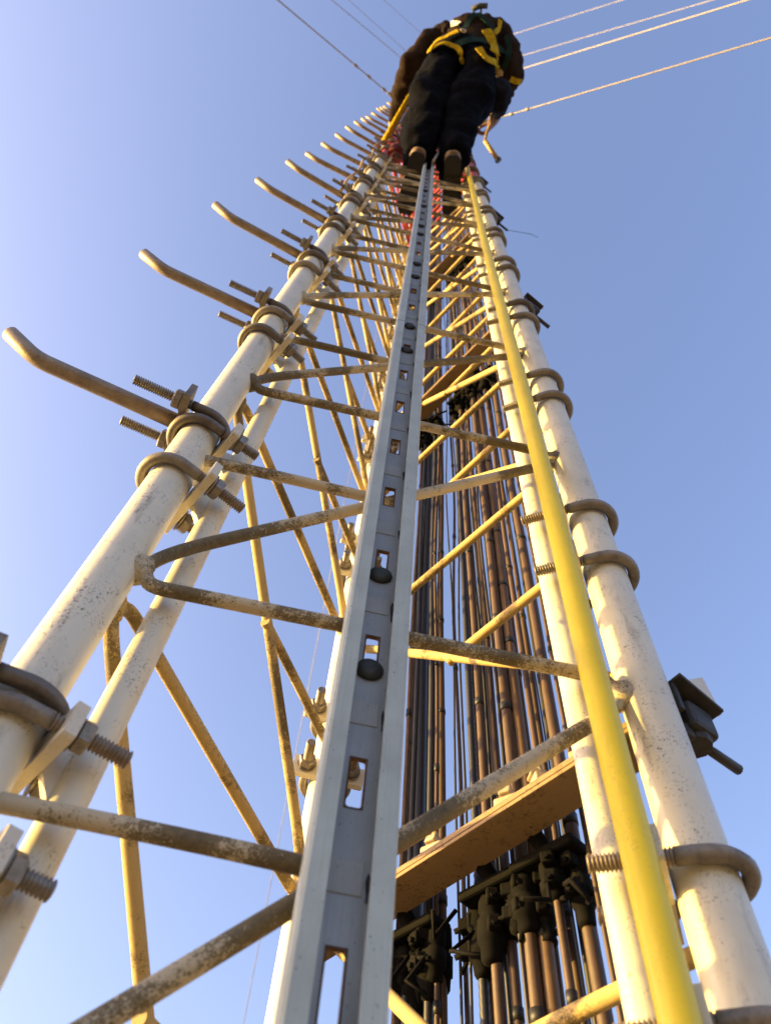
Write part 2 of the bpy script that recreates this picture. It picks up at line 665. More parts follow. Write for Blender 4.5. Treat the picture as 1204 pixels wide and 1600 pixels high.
def peg_label(i):
    if i == 0:
        return 'step peg at the left picture edge showing only its clamp plate, lowest of the row'
    if i == 1:
        return 'largest complete step peg, the lowest one whose bent tip shows at far left'
    return ORD[i] + ' step peg counted up from the picture bottom along the left leg'


peg0 = thing('step_peg', peg_label(0), 'step peg', (LP.x, LP.y, .350), peg_az, 'step pegs up the left leg')
place('rod', PEG_ROD_M, peg0)
place('plate', PEG_PLATE, peg0)
u = place('u_bolt', PEG_U, peg0)
for nm in PEG_N:
    place('nut', nm, u)
for i in range(1, 19):
    t = copy_tree(peg0)
    t.location = (LP.x, LP.y, .350 + i * PITCH + random.uniform(-.006, .006))
    t.rotation_euler = (random.uniform(-.04, .04), random.uniform(-.03, .03), peg_az + random.uniform(-.05, .05))
    t['label'] = peg_label(i)

# ------------------------------------------------------------------ fall arrest rail
FE = (RP - LP).normalized()
FN = Vector((-FE.y, FE.x, 0))
rail = thing('fall_arrest_rail', 'grey galvanised slotted climbing rail running up the middle of the front face', 'rail', (.0047, .367, ZG), math.atan2(FE.y, FE.x))
W2, GAP2, DEP, T = .0250, .0114, .026, .0028
SP = .125
SLW, SLH = .0054, .0195


def rail_section(z0, z1, slots=True):
    """local x across, y depth (0 = lip front), z along"""
    mb = MB()
    h = z1 - z0
    def ext(poly):
        mb.prism([Vector((x, y, 0)) for x, y in poly], (0, 0, 1), z0 - ZG, z1 - ZG)
    # lips with rolled outer edge, then side walls
    for s in (-1, 1):
        pl = [(s * GAP2, 0), (s * (W2 - .003), 0), (s * (W2 - .001), .001), (s * W2, .003), (s * W2, DEP - T), (s * (W2 - T), DEP - T), (s * (W2 - T), T), (s * GAP2, T)]
        if s > 0:
            pl = pl
        else:
            pl = list(reversed(pl))
        ext(pl)
    # web, with a slot every SP
    mb.cur = 1
    wb = W2
    def strip(xa, xb, za, zb):
        mb.box(((xa + xb) / 2, DEP - T / 2, (za + zb) / 2 - ZG), (xb - xa, T, zb - za))
    if not slots:
        strip(-wb, wb, z0, z1)
    else:
        strip(-wb, -SLW, z0, z1)
        strip(SLW, wb, z0, z1)
        k = math.floor((z0 - .333) / SP) - 1
        prev = z0
        while prev < z1:
            zc = .333 + k * SP
            a, b = zc - SLH, zc + SLH
            if a > prev:
                strip(-SLW, SLW, prev, min(a, z1))
            prev = max(prev, b)
            k += 1
    return mb.obj('rail_section', ['rail', 'web'], rail)


rail_section(ZG, -1.724, False)
rail_section(-1.722, 1.277)
rail_section(1.2795, 4.28)
rail_section(4.2825, 8.5, False)
pad = MB()
pad.box((0, DEP - T - .0003, 0), (.0205, .0010, .021), None, .0004)
PAD_M = pad.mesh('pad', 'pad')
grs = MB()
grs.lathe([(0, .0020), (.0003, .0020)], (0, 0, 0), (0, 1, 0), 8, False)
smg = MB()
ov = []
for k in range(14):
    a = 2 * PI * k / 14
    ov.append(Vector((.0012 * math.cos(a) * (1 + .4 * math.sin(3 * a)), 0, .013 * math.sin(a) - .003)))
smg.prism(ov, (0, 1, 0), 0, .0003)
SMG_M = smg.mesh('grease_mark', 'smudge')
for k in range(-6, 33):
    zc = .333 + k * SP - SP / 2 - .003
    place('pad', PAD_M, rail, (0, 0, zc - ZG))
    sm = place('grease_mark', SMG_M, rail, (.0132, DEP - T - .0005, zc - ZG - random.uniform(0, .004)))
    sm.scale = (random.uniform(.6, 1.2), 1, random.uniform(.6, 1.15))
bolt = MB()
bolt.lathe([(0, .0106), (.0016, .0108), (.0032, .0098), (.0044, .0072), (.0048, .0066), (.0047, .001)], (0, 0, 0), (0, -1, 0), 20)
BOLT_M = bolt.mesh('bolt_head', 'bolt_dark')
rim = MB()                                   # rusty burr round each slot, with the slot's round corners
RO = [Vector((sx * (SLW + .0007), DEP - T - .0003, sz * (SLH + .0007))) for sx, sz in ((1, 1), (-1, 1), (-1, -1), (1, -1))]
ri = []
for cx_, cz_, a0 in ((1, 1, 0), (-1, 1, 90), (-1, -1, 180), (1, -1, 270)):
    for q in range(5):
        a = math.radians(a0 + 22.5 * q)
        ri.append(Vector((cx_ * (SLW - .0026) + .0021 * math.cos(a), DEP - T - .0003, cz_ * (SLH - .0026) + .0021 * math.sin(a))))
vs_, fs_ = [], []
for p in ri + RO:
    vs_ += [p, p + Vector((0, T + .0006, 0))]
nI = len(ri)
for k in range(nI):
    k2 = (k + 1) % nI
    o1, o2 = nI + k // 5, nI + (k2 // 5)
    if o1 == o2:
        fs_ += [[k * 2, k2 * 2, o1 * 2], [k * 2 + 1, k2 * 2 + 1, o1 * 2 + 1]]
    else:
        fs_ += [[k * 2, k2 * 2, o2 * 2, o1 * 2], [k * 2 + 1, k2 * 2 + 1, o2 * 2 + 1, o1 * 2 + 1]]
    fs_.append([k * 2, k2 * 2, k2 * 2 + 1, k * 2 + 1])
rim.add(vs_, fs_, False)
RIM_M = rim.mesh('slot_rim', 'rust')
for k in range(-6, 31):
    place('slot_rim', RIM_M, rail, (0, 0, .333 + k * SP - ZG))
clampb = MB()
clampb.box((0, DEP + .004, 0), (.030, .006, .030), None, .001)
clampb.tube([(0, DEP - .002, 0), (0, DEP + .040, 0)], .0045, 10)
clampb.box((0, DEP + .023, 0), (.044, .005, .026), None, .001)
clampb.hexnut((0, DEP + .0262, 0), (0, 1, 0), .0085, .007)
CL_M = clampb.mesh('rail_clamp', 'galv')
for z in (.437, .561, 1.195, 1.327, 1.705, 1.834, 2.21, 2.34, 2.72, 3.1):
    b = place('bolt_head', BOLT_M, rail, (0, DEP - T - .0002, z - ZG))
    place('rail_clamp', CL_M, rail, (0, 0, z - ZG))

# ------------------------------------------------------------------ yellow pipe
yp = MB()
yz = [ZG, -3, -1, -.3, 0, .3, .6, .9, 1.3, 1.8, 2.4, 3.0, 3.6, 4.2, 5]
yp.tube([(.1765 + .0042 * max(z, 0) + .0015 * math.sin(z * 2.1), .3985 + .001 * math.sin(z * 1.3), z) for z in yz], .0110, 24, ref=(1, 0, 0))
tag(yp.obj('yellow_pipe', 'yellow'), 'smooth bright yellow plastic pipe running up in front of the right leg', 'pipe')

# ------------------------------------------------------------------ feeder cables behind the right face
GE = (BP - RP).normalized()
GN = Vector((GE.y, -GE.x, 0))
if GN.dot(RP - CP) < 0:
    GN = -GN


def on_face(bear, off):
    """point of the plane parallel to the right face, off outside it, seen at a bearing"""
    d = Vector((math.sin(math.radians(bear)), math.cos(math.radians(bear)), 0))
    k = (RP + GN * off).dot(GN) / d.dot(GN)
    return d * k


CABS = [(1.4, .5, 'cable_dark', 'thin black cable hidden behind the rail, nearest the rear leg'),
        (3.1, .8, 'cable_brown', 'thick brown cable hidden behind the grey rail'),
        (4.95, .36, 'cable_tan', 'thin orange brown cable right beside the grey rail edge'),
        (5.55, .40, 'cable_dark', 'narrow black cable squeezed between the orange brown and thick grey ones'),
        (6.2, .95, 'cable_dark', 'thick dark grey cable, second right of the rail'),
        (7.2, .50, 'cable_dark', 'medium black cable just right of the thick dark grey one'),
        (7.75, .30, 'cable_brown', 'thin brown cable between medium black and lone brown cables'),
        (8.3, .54, 'cable_brown', 'brown cable standing alone before the gap with the thin black wire'),
        (9.42, .18, 'cable_dark', 'thin black wire in the widest sky gap'),
        (10.5, .20, 'cable_dark', 'thin black wire touching the ribbed dark cable'),
        (11.2, .62, 'cable_dark', 'ribbed dark corrugated cable in the middle of the row'),
        (12.15, .66, 'cable_brown', 'brown cable just right of the ribbed dark one'),
        (12.72, .26, 'cable_dark', 'thin black cable squeezed between two brown cables'),
        (13.4, .64, 'cable_brown', 'brown cable right of the thin squeezed black one'),
        (14.1, .30, 'cable_dark', 'thin black cable left of the wide brown cable'),
        (14.85, .84, 'cable_brown', 'wide brown cable below the middle of the angle bar'),
        (16.0, .92, 'cable_tan', 'widest light tan cable of the row'),
        (17.3, .55, 'cable_brown', 'narrow brown cable just right of the widest tan one'),
        (18.35, .14, 'cable_dark', 'hair thin black wire beside the thickest right cable'),
        (19.25, .92, 'cable_brown', 'thick dark brown cable nearest the sunlit inner pipe'),
        (20.35, .36, 'cable_brown', 'thin brown cable half hidden by the sunlit inner pipe')]
REAR = [(5.2, .42, 'brown cable nearest the rail'), (6.8, .5, 'black cable behind the thick dark grey one'), (7.48, .38, 'narrow black cable left of the lone brown cable'),
        (11.7, .5, 'brown cable right of the ribbed cable'), (13.05, .42, 'black cable left of the second brown pair'), (14.45, .5, 'black cable left of the wide brown cable'),
        (16.55, .5, 'brown cable right of the widest tan cable'), (18.75, .5, 'black cable beside the sunlit pipe'),
        (8.0, .45, 'black cable behind the lone brown cable'), (10.05, .30, 'thin brown cable right of the lone black wire'), (12.45, .4, 'black cable between the first brown pair'),
        (15.5, .55, 'dark cable left of the widest tan cable'), (17.85, .5, 'brown cable left of the hair thin wire')]
CABS += [(b, wd, 'cable_dark' if k % 3 else 'cable_brown', '%s, in the rear row' % nm) for k, (b, wd, nm) in enumerate(REAR)]
cab_pos = []
for i, (b, wd, mat, lab) in enumerate(CABS):
    off = .052 + (.010 if i % 3 == 1 else 0) + (.012 if wd < .3 else 0)
    if 'rear row' in lab:
        off = .098
    p = on_face(b, off)
    r = math.radians(wd) * p.length / 2 * 1.28
    if 'rear row' not in lab:
        cab_pos.append((p, r, b, mat))
    mb = MB()
    pts, rs = [], []
    z = ZG
    ph = random.uniform(0, 6)
    amp = .0012 if wd > .3 else .0030
    while z < 9:
        s = .09 if -.5 < z < 3.5 else .3
        pts.append((p.x + amp * math.sin(z * 4.1 + ph) + amp * .6 * math.sin(z * 9.3 + ph), p.y + amp * math.cos(z * 3.3 + ph), z))
        rs.append(r)
        z += s
    if 'ribbed' in lab and 'wire' not in lab and 'right of' not in lab:                                   # ribbed corrugated jacket
        pts, rs = [], []
        z = -1.0
        pts.append((p.x, p.y, ZG)); rs.append(r)
        while z < 3.5:
            pts.append((p.x, p.y, z)); rs.append(r)
            pts.append((p.x, p.y, z + .004)); rs.append(r * .86)
            z += .008
        pts.append((p.x, p.y, 9)); rs.append(r)
    mb.tube(pts, rs, 12, ref=(1, 0, 0))
    # dark bands standing in for the small shadows braces cast on the cables
    if mat != 'cable_dark':
        mb.cur = 1
        zz = -.2 + random.random() * .25
        while zz < 3.4:
            if random.random() < .75:
                hh = random.uniform(.006, .012)
                q = Vector((p.x + amp * math.sin(zz * 4.1 + ph) + amp * .6 * math.sin(zz * 9.3 + ph), p.y + amp * math.cos(zz * 3.3 + ph), zz))
                mb.tube([q, q + Vector((0, 0, hh))], r + .0009, 12, ref=(1, 0, 0))
            zz += random.uniform(.12, .34)
    tag(mb.obj('feeder_cable', [mat, 'shade_band']), lab, 'cable', 'feeder cables in the rear row' if 'rear row' in lab else 'feeder cables hanging behind the right face')

# angle bars carrying the cables, with their clips and hangers
BARS = [(-.775, 'cable support angle below the picture edge'), (.458, 'wide cream angle bar with bright upper lip across the lower right'),
        (1.685, 'second angle bar up, dark brown strip seen halfway up the mast'), (2.91, 'third angle bar up, small brown strip behind the bracing')]
bar_rz = math.atan2(GE.y, GE.x)
ang = MB()
BL = .440
ang.box((BL / 2, .0015, 0), (BL, .043, .004), None, .0008)             # flat leg seen from below (local y: + = inside)
ang.box((BL / 2, -.0182, .0221), (BL, .004, .040), None, .0008)
ang.box((BL / 2, .0218, .0050), (BL, .0040, .0062), None, .0012)    # rolled lip
ANG_M = ang.mesh('angle', 'angle')
clip = MB()
clip.box((0, 0, .011), (.024, .018, .018), None, .002)
clip.box((0, .004, .024), (.012, .012, .010), Matrix.Rotation(.4, 3, 'X'), .0015)
clip.tube([(0, 0, .018), (0, 0, .037)], .0035, 8)
clip.hexnut((.0, 0, .0235), (0, 0, 1), .0070, .006)
CLIP_M = clip.mesh('clip', 'clip')
for bi, (z, lab) in enumerate(BARS):
    base = RP + GE * .012 + GN * .010
    t = thing('support_angle', lab, 'angle bar', (base.x, base.y, z), bar_rz, 'angle bars carrying the cables')
    place('angle', ANG_M, t)
    for s in (.055, .10, .155, .235, .315, .36):
        c = place('clip', CLIP_M, t, (s + random.uniform(-.01, .01), .006, .002), (0, 0, random.uniform(-.6, .6)))
    tie = MB()
    for q in range(3):
        tie.tube([(.28 + q * .012, .004, .004), (.285 + q * .013, .012, .014 + q * .004), (.292 + q * .014, .002, .022)], .0028, 8)
    tie.obj('orange_tie', 'orange', t)
    # hangers: black blocks gripping the cables under the bar
    for ci, (b0, b1, nm) in enumerate(((4.5, 9.0, 'left'), (10.9, 15.3, 'middle'), (15.8, 19.9, 'right'))):
        sel = [(p, r) for (p, r, b, m) in cab_pos if b0 < b < b1 and r > .0015]
        cpos = sum((p for p, r in sel), Vector()) / len(sel)
        zz = z - .036
        side = {'left': 'nearest the rail', 'middle': 'halfway between rail and pipe', 'right': 'nearest the sunlit pipe'}[nm]
        lev = ['below the picture edge', 'under the lowest bar', 'under the second bar up', 'under the third bar up'][bi]
        h = thing('cable_hanger', 'black cable clamp cluster %s, %s' % (side, lev), 'cable hanger', (cpos.x, cpos.y, zz), bar_rz, 'black cable hangers under the angle bars')
        for p, r in sel:
            l = p - cpos
            lx, ly = l.dot(GE), -l.dot(GN)
            mb = MB()
            R8 = max(r * 1.6, .0115) * random.uniform(.8, 1.2)
            up_, dn = random.uniform(.016, .026), random.uniform(.018, .046)
            prof = [(-dn, r * 1.15), (-dn + .003, R8 * .72), (-dn * .62, R8 * .80), (-dn * .58, R8), (-dn * .1, R8 * 1.04), (-dn * .05, R8 * .82), (.002, R8 * .80), (.004, R8 * .98), (up_, R8 * .95), (up_ + .004, R8 * .5), (up_ + .006, r * 1.1)]
            mb.lathe(prof, (lx, ly, 0), (random.uniform(-.08, .08), random.uniform(-.08, .08), 1), 9)
            d_ = random.uniform(-1.2, 1.2)
            ex_, ey_ = math.cos(d_ + PI / 2), math.sin(d_ + PI / 2)
            for zz_ in (-dn * .35, up_ * .5):
                mb.box((lx + ex_ * R8, ly + ey_ * R8, zz_), (.012, .016, .012), Matrix.Rotation(d_, 3, 'Z'), .002)
                mb.tube([(lx + ex_ * R8, ly + ey_ * R8, zz_), (lx + ex_ * R8 * 2.0, ly + ey_ * R8 * 2.0, zz_ - .003)], .0026, 7)
            mb.obj('clamp_block', 'hanger', h)
        mb = MB()
        mb.tube([(0, .0, .012), (0, .014, .030), (0, .030, .043)], .008, 8)
        mb.box((0, .008, .022), (.070, .030, .010), Matrix.Rotation(.05, 3, 'Z'), .003)
        for q in range(7):
            a = Vector((random.uniform(-.045, .045), random.uniform(-.015, .025), random.uniform(-.02, .02)))
            mb.tube([a, a + Vector((random.uniform(-.02, .02), random.uniform(-.01, .02), random.uniform(-.03, .01))), a + Vector((random.uniform(-.03, .03), random.uniform(-.01, .03), random.uniform(-.045, -.01)))], .0022, 6)
        mb.obj('hanger_bracket', 'hanger', h)

# ------------------------------------------------------------------ brackets and black cable on the right leg
bk_az = math.atan2(.50, .86)
BKZ = [(.495, 'black cable bracket with pale corner plate on the right leg, lowest and largest'),
       (1.80, 'second black cable bracket up the right leg, dark lump with a short rod'),
       (3.05, 'third black cable bracket up the right leg with a stray wire end'),
       (4.10, 'uppermost black cable bracket on the right leg below the climber')]
bk0 = None
for i, (z, lab) in enumerate(BKZ):
    if bk0 is None:
        t = bk0 = thing('cable_bracket', lab, 'bracket', (RP.x, RP.y, z), bk_az, 'cable brackets up the right leg')
        mb = MB()
        mb.box((LEGR + .024, .002, .012), (.050, .056, .004), Matrix.Rotation(.25, 3, 'Y'), .0008)
        mb.box((LEGR + .0015, 0, .0), (.005, .034, .03), None, .0008)
        mb.obj('bracket_plate', 'black_metal', t)
        mb = MB()
        mb.prism([Vector((LEGR + .008, -.018, .018)), Vector((LEGR + .050, -.018, .006)), Vector((LEGR + .044, -.018, .048))], (0, 1, 0), -.004, 0)
        mb.obj('corner_plate', 'paint_plate', t)
        mb = MB()
        mb.box((LEGR + .028, 0, -.008), (.032, .034, .030), None, .005)
        mb.lathe([(-.002, .013), (.006, .015), (.012, .011)], (LEGR + .030, 0, -.026), (0, 0, 1), 10, False)
        mb.box((LEGR + .014, 0, -.024), (.012, .018, .014), None, .003)
        mb.obj('clamp_block', 'black_metal', t)
        mb = MB()
        mb.tube([(LEGR + .03, 0, -.020), (LEGR + .055, 0, -.020), (LEGR + .083, 0, -.021)], [.0042, .0044, .0046], 10)
        mb.obj('rod', 'black_metal', t)
        mb = MB()
        mb.hexnut((LEGR + .0405, .006, .010), (1, 0, 0), .006, .005)
        mb.obj('nut', 'black_metal', t)
    else:
        t = copy_tree(bk0)
        t.location = (RP.x, RP.y, z)
        t['label'] = lab
        if i == 2:
            mb = MB()
            mb.tube([(LEGR + .08, 0, -.02), (LEGR + .12, -.02, -.012), (LEGR + .17, -.04, .02), (LEGR + .20, -.045, .035)], .0010, 6)
            mb.obj('wire_end', 'black_metal', t)
bc = MB()
pts = []
z = ZG
while z < 7:
    pts.append((RP.x + .046 + .0012 * math.sin(z * 5), RP.y + .052 + .001 * math.sin(z * 3), z))
    z += .12
bc.tube(pts, .0055, 10, ref=(1, 0, 0))
tag(bc.obj('black_cable', 'cable_dark'), 'single black cable running up behind the right leg edge', 'cable')

# ------------------------------------------------------------------ guy wires
def guy(P, a, b, label, r=.004):
    a, b = Vector(a), Vector(b)
    ax = (b - a).normalized()
    t = thing('guy_wire', label, 'guy wire', a, 0, 'guy wires staying the mast')
    mb = MB()
    n = 40
    L = (b - a).length
    mb.tube([ax * (L * i / n) - Vector((0, 0, 1)) * (.004 * L * (i / n) * (1 - i / n)) for i in range(n + 1)], r, 8)
    mb.obj('strand', 'wire', t)
    for s in (.40, .62, .80):
        mb = MB()
        mb.tube([ax * (s - .03), ax * s, ax * (s + .03)], [r * 1.3, r * 2.6, r * 1.3], 8)
        mb.obj('grip', 'wire', t)
    mb = MB()
    mb.tube([ax * .02, ax * .35], r * 2.2, 8)
    mb.obj('sleeve', 'wire', t)
    # outrigger arm from the leg to the wire
    p = Vector((P.x, P.y, a.z))
    if (a - p).length > .05:
        mb = MB()
        o = Vector((CP.x, CP.y, ZG))
        mb.tube([p - o, a - o], .012, 8)
        mb.obj('outrigger', 'paint', mast)
    return t


guy(LP, (-.222, .339, 7.9), (-11.69, -7.21, ZG), 'dark guy wire with fittings rising at the upper left to the left leg', .0055)
guy(LP, (-.135, .184, 16), (-13.66, -7.84, ZG), 'thin grey guy wire just above the dark one at the upper left', .0062)
guy(LP, (-.097, .134, 23), (-15.14, -9.24, ZG), 'faint guy wire second from the top at the upper left', .0055)
guy(LP, (.187, -.348, 23.5), (-17.02, -10.02, ZG), 'faintest guy wire nearest the climber at the top edge', .005)
guy(RP, (.261, .431, 7.9), (12.72, -5.35, ZG), 'sunlit guy wire lowest at the upper right, ending near the hanging tool', .0055)
guy(RP, (.206, .291, 16), (14.68, -5.87, ZG), 'sunlit guy wire second from below at the upper right', .0085)
guy(RP, (.15, .136, 23), (16.67, -6.29, ZG), 'faint sunlit guy wire close above the second at the upper right', .0065)
guy(RP, (-.035, -.331, 23.5), (18.5, -7.1, ZG), 'faint sunlit guy wire topmost at the upper right', .006)
guy(BP, (-.175, .811, 7.9), (-1.19, 14.51, ZG), 'faint thin guy wire left of the rear leg in the lower sky', .0026)

# ------------------------------------------------------------------ climber
HEEL_L, HEEL_R = Vector((-.050, .335, 3.80)), Vector((.108, .330, 3.80))
J = {
    'pel': at(722, 102, 4.74), 'bel': at(727, 86, 4.86), 'che': at(736, 60, 5.04), 'nec': at(738, 70, 5.27), 'hea': at(726, 92, 5.40), 'top': at(722, 98, 5.52),
    'hL': at(690, 116, 4.69), 'hR': at(753, 114, 4.69), 'kL': at(668, 176, 4.28), 'kR': at(722, 178, 4.28),
    'aL': HEEL_L + Vector((0, .02, .10)), 'aR': HEEL_R + Vector((0, .02, .10)),
    'fL': HEEL_L + Vector((.0, .14, .05)), 'fR': HEEL_R + Vector((.0, .14, .05)),
    'sL': at(694, 58, 5.20), 'sR': at(780, 60, 5.20), 'eL': at(645, 104, 4.99), 'eR': at(797, 108, 4.97),
    'wL': Vector((-.235, .275, 5.09)), 'wR': Vector((.355, .185, 5.02)),
}
bones = [('pel', 'bel'), ('bel', 'che'), ('che', 'nec'), ('nec', 'hea'), ('hea', 'top'), ('pel', 'hL'), ('hL', 'kL'), ('kL', 'aL'), ('aL', 'fL'),
         ('pel', 'hR'), ('hR', 'kR'), ('kR', 'aR'), ('aR', 'fR'), ('che', 'sL'), ('sL', 'eL'), ('eL', 'wL'), ('che', 'sR'), ('sR', 'eR'), ('eR', 'wR')]
RAD = {'pel': .135, 'bel': .158, 'che': .165, 'nec': .060, 'hea': .088, 'top': .075, 'hL': .140, 'hR': .140, 'kL': .118, 'kR': .112, 'aL': .074, 'aR': .074, 'fL': .04, 'fR': .04,
       'sL': .105, 'sR': .100, 'eL': .082, 'eR': .078, 'wL': .040, 'wR': .040}
verts, idx = [], {}
radii = []


def addv(p, r):
    verts.append(tuple(p)); radii.append(r)
    return len(verts) - 1


edges = []
for k in J:
    idx[k] = addv(J[k], RAD[k])
for a, b in bones:
    prev = idx[a]
    L = (J[b] - J[a]).length
    n = 2 if L > .2 else 1
    for i in range(1, n):
        t = i / n
        bulge = 1.0
        p = J[a].lerp(J[b], t)
        cur = addv(p, (RAD[a] * (1 - t) + RAD[b] * t) * bulge)
        edges.append((prev, cur)); prev = cur
    edges.append((prev, idx[b]))
# hands: a palm and five fingers closing round what they hold
def hand(w, palm_dir, curl_dir, axis):
    """axis: the bar held; curl_dir: the way the fingers wrap"""
    axis, palm_dir, curl_dir = axis.normalized(), palm_dir.normalized(), curl_dir.normalized()
    P0 = J[w]
    pc = addv(P0 + palm_dir * .05, .026)
    edges.append((idx[w], pc))
    for i, ln in enumerate((.072, .080, .076, .062)):
        o = axis * ((i - 1.5) * .020)
        a = addv(P0 + palm_dir * .085 + o, .0095)
        b = addv(P0 + palm_dir * (.085 + ln * .40) + curl_dir * ln * .22 + o, .009)
        c = addv(P0 + palm_dir * (.085 + ln * .42) + curl_dir * ln * .62 + o, .008)
        d = addv(P0 + palm_dir * (.085 + ln * .10) + curl_dir * ln * .80 + o, .007)
        edges.extend([(pc, a), (a, b), (b, c), (c, d)])
    a = addv(P0 + palm_dir * .045 + axis * .035 + curl_dir * .012, .011)
    b = addv(P0 + palm_dir * .075 + axis * .040 + curl_dir * .036, .0095)
    c = addv(P0 + palm_dir * .095 + axis * .030 + curl_dir * .052, .008)
    edges.extend([(pc, a), (a, b), (b, c)])


hand('wL', Vector((-.05, .9, .1)), Vector((1, .1, 0)), Vector((0, 0, 1)))
hand('wR', Vector((-.35, .9, .05)), Vector((-.8, -.2, .1)), Vector((0, 0, 1)))
sm = bpy.data.meshes.new('skeleton')
sm.from_pydata(verts, edges, [])
so = bpy.data.objects.new('skeleton', sm)
COL.objects.link(so)
skm = so.modifiers.new('skin', 'SKIN')
skm.use_smooth_shade = True
skm.branch_smoothing = .5
sub = so.modifiers.new('sub', 'SUBSURF')
sub.levels = sub.render_levels = 3
for i, sv in enumerate(sm.skin_vertices[0].data):
    sv.radius = (radii[i], radii[i])
    sv.use_root = (i == idx['pel'])
dg = bpy.context.evaluated_depsgraph_get()
dg.update()
bme = bpy.data.meshes.new_from_object(so.evaluated_get(dg))
bpy.data.objects.remove(so)
bme.name = 'body'
bme.materials.clear()
for m in ('trousers', 'jacket', 'skin'):
    bme.materials.append(MT[m])
# cloth folds
bme.update()
nr = [v.normal.copy() for v in bme.vertices]
for v, n in zip(bme.vertices, nr):
    p = v.co
    hand_d = min((p - J['wL']).length, (p - J['wR']).length)
    hd = (p - J['hea']).length
    if hand_d < .13 or hd < .15 or p.z < 3.88:
        continue
    q = Vector((p.x * 14, p.y * 14, p.z * 9))
    f = noise.noise(q * .7) * .026 + (abs(noise.noise(q * 1.3 + Vector((5, 1, 2)))) - .15) * .030 + noise.noise(q * 3) * .003
    v.co = p + n * f
bel = J['bel']
for pl in bme.polygons:
    c = pl.center
    ups = (c - J['pel']).dot((J['che'] - J['pel']).normalized())
    dw = min((c - J['wL']).dot((J['wL'] - J['eL']).normalized()) if (c - J['wL']).length < .17 else -1, 9)
    dr = (c - J['wR']).dot((J['wR'] - J['eR']).normalized()) if (c - J['wR']).length < .17 else -1
    if dw > 0.01 or dr > 0.01 or (c - J['hea']).length < .13 or (c - J['top']).length < .12:
        pl.material_index = 2
    elif ups > .05 or (c - J['eL']).length < .16 or (c - J['eR']).length < .16 or (c - J['wL']).length < .2 or (c - J['wR']).length < .2:
        pl.material_index = 1
    else:
        pl.material_index = 0
    pl.use_smooth = True
person = thing('person', 'climber seen from below in dark work clothes and yellow harness, standing on the mast', 'person', (0, 0, 0))
person.location = (HEEL_L + HEEL_R) / 2
PL = -person.location
bo = place('body', bme, person, PL)
bm_ = bmesh.new()
bm_.from_mesh(bme)
bvh = BVHTree.FromBMesh(bm_)


def hit(px, py, off=.006):
    v = (FWD + RIGHT * ((px - CX) / FPX) - UP * ((py - CY) / FPX)).normalized()
    loc, nor, i, d = bvh.ray_cast(Vector((0, 0, 0)), v)
    if loc is None:
        loc, nor, i, d = bvh.find_nearest(v * 4.9)
    return loc + nor * off, nor


def strap(name, pix, width, mat, th=.004, off=.016, parent=None):
    """webbing laid on the body through the given sight points"""
    P = [hit(x, y, off) for x, y in pix]
    pts = []
    for (a, na), (b, nb) in zip(P[:-1], P[1:]):
        for i in range(5):
            q = a.lerp(b, i / 5)
            l, n, _, _ = bvh.find_nearest(q)
            pts.append((l + n * off, n))
    pts.append(P[-1])
    for _ in range(3):
        pts = [pts[0]] + [((pts[i - 1][0] + pts[i][0] * 2 + pts[i + 1][0]) / 4, (pts[i - 1][1] + pts[i][1] * 2 + pts[i + 1][1]).normalized()) for i in range(1, len(pts) - 1)] + [pts[-1]]
    mb = MB()
    vs_, fs_ = [], []
    for i, (p, n) in enumerate(pts):
        a = pts[max(0, i - 1)][0]
        b = pts[min(len(pts) - 1, i + 1)][0]
        s = (b - a).normalized().cross(n).normalized() * width / 2
        vs_ += [p - s, p + s, p + s + n * th, p - s + n * th]
    for i in range(len(pts) - 1):
        for k in range(4):
            k2 = (k + 1) % 4
            fs_.append([i * 4 + k, i * 4 + k2, i * 4 + 4 + k2, i * 4 + 4 + k])
    fs_ += [[3, 2, 1, 0], [len(vs_) - 4 + k for k in range(4)]]
    mb.add(vs_, fs_, False)
    return mb.obj(name, mat, parent or person, PL)


strap('harness_strap', [(674, 84), (682, 72), (696, 64), (706, 58), (716, 54)], .034, 'strap')
strap('harness_strap', [(674, 84), (690, 73), (704, 74), (716, 78), (722, 86), (724, 98)], .026, 'strap')
strap('harness_strap', [(757, 52), (763, 62), (768, 74), (770, 88)], .062, 'strap')
strap('harness_strap', [(778, 34), (775, 44), (768, 54)], .026, 'strap')
strap('harness_strap', [(746, 80), (752, 92), (764, 100), (778, 106), (784, 114)], .036, 'strap')
strap('harness_strap', [(770, 86), (772, 96), (776, 106)], .03, 'strap')
strap('waist_belt', [(676, 70), (700, 78), (724, 68), (750, 66), (790, 84)], .04, 'green', off=.012)
strap('webbing', [(792, 60), (797, 80), (792, 100), (784, 112)], .03, 'green')
strap('back_strap', [(720, 54), (730, 38), (742, 26)], .03, 'green')
strap('back_strap', [(768, 52), (756, 36), (742, 26)], .03, 'green')
strap('label_patch', [(702, 33), (710, 38), (718, 43)], .028, 'label', off=.020)
strap('cuff_band', [(796, 122), (804, 126), (811, 126)], .03, 'strap')
# metal hardware
for px, py in ((722, 53), (784, 112)):
    p, n = hit(px, py, .012)
    mb = MB()
    mb.hexnut(p, n, .018, .008)
    mb.obj('buckle', 'wood', person, PL)
p, n = hit(744, 26, .004)
mb = MB()
ring = [p + n * (.020 + .022 * math.sin(a)) + RIGHT * .020 * math.cos(a) for a in [2 * PI * i / 14 for i in range(15)]]
mb.tube(ring, .006, 8, caps=False)
mb.tube([p + n * .03 - RIGHT * .03, p + n * .045 + RIGHT * .01, p + n * .045 + RIGHT * .05], .014, 8)
mb.obj('carabiner', 'bolt_dark', person, PL)
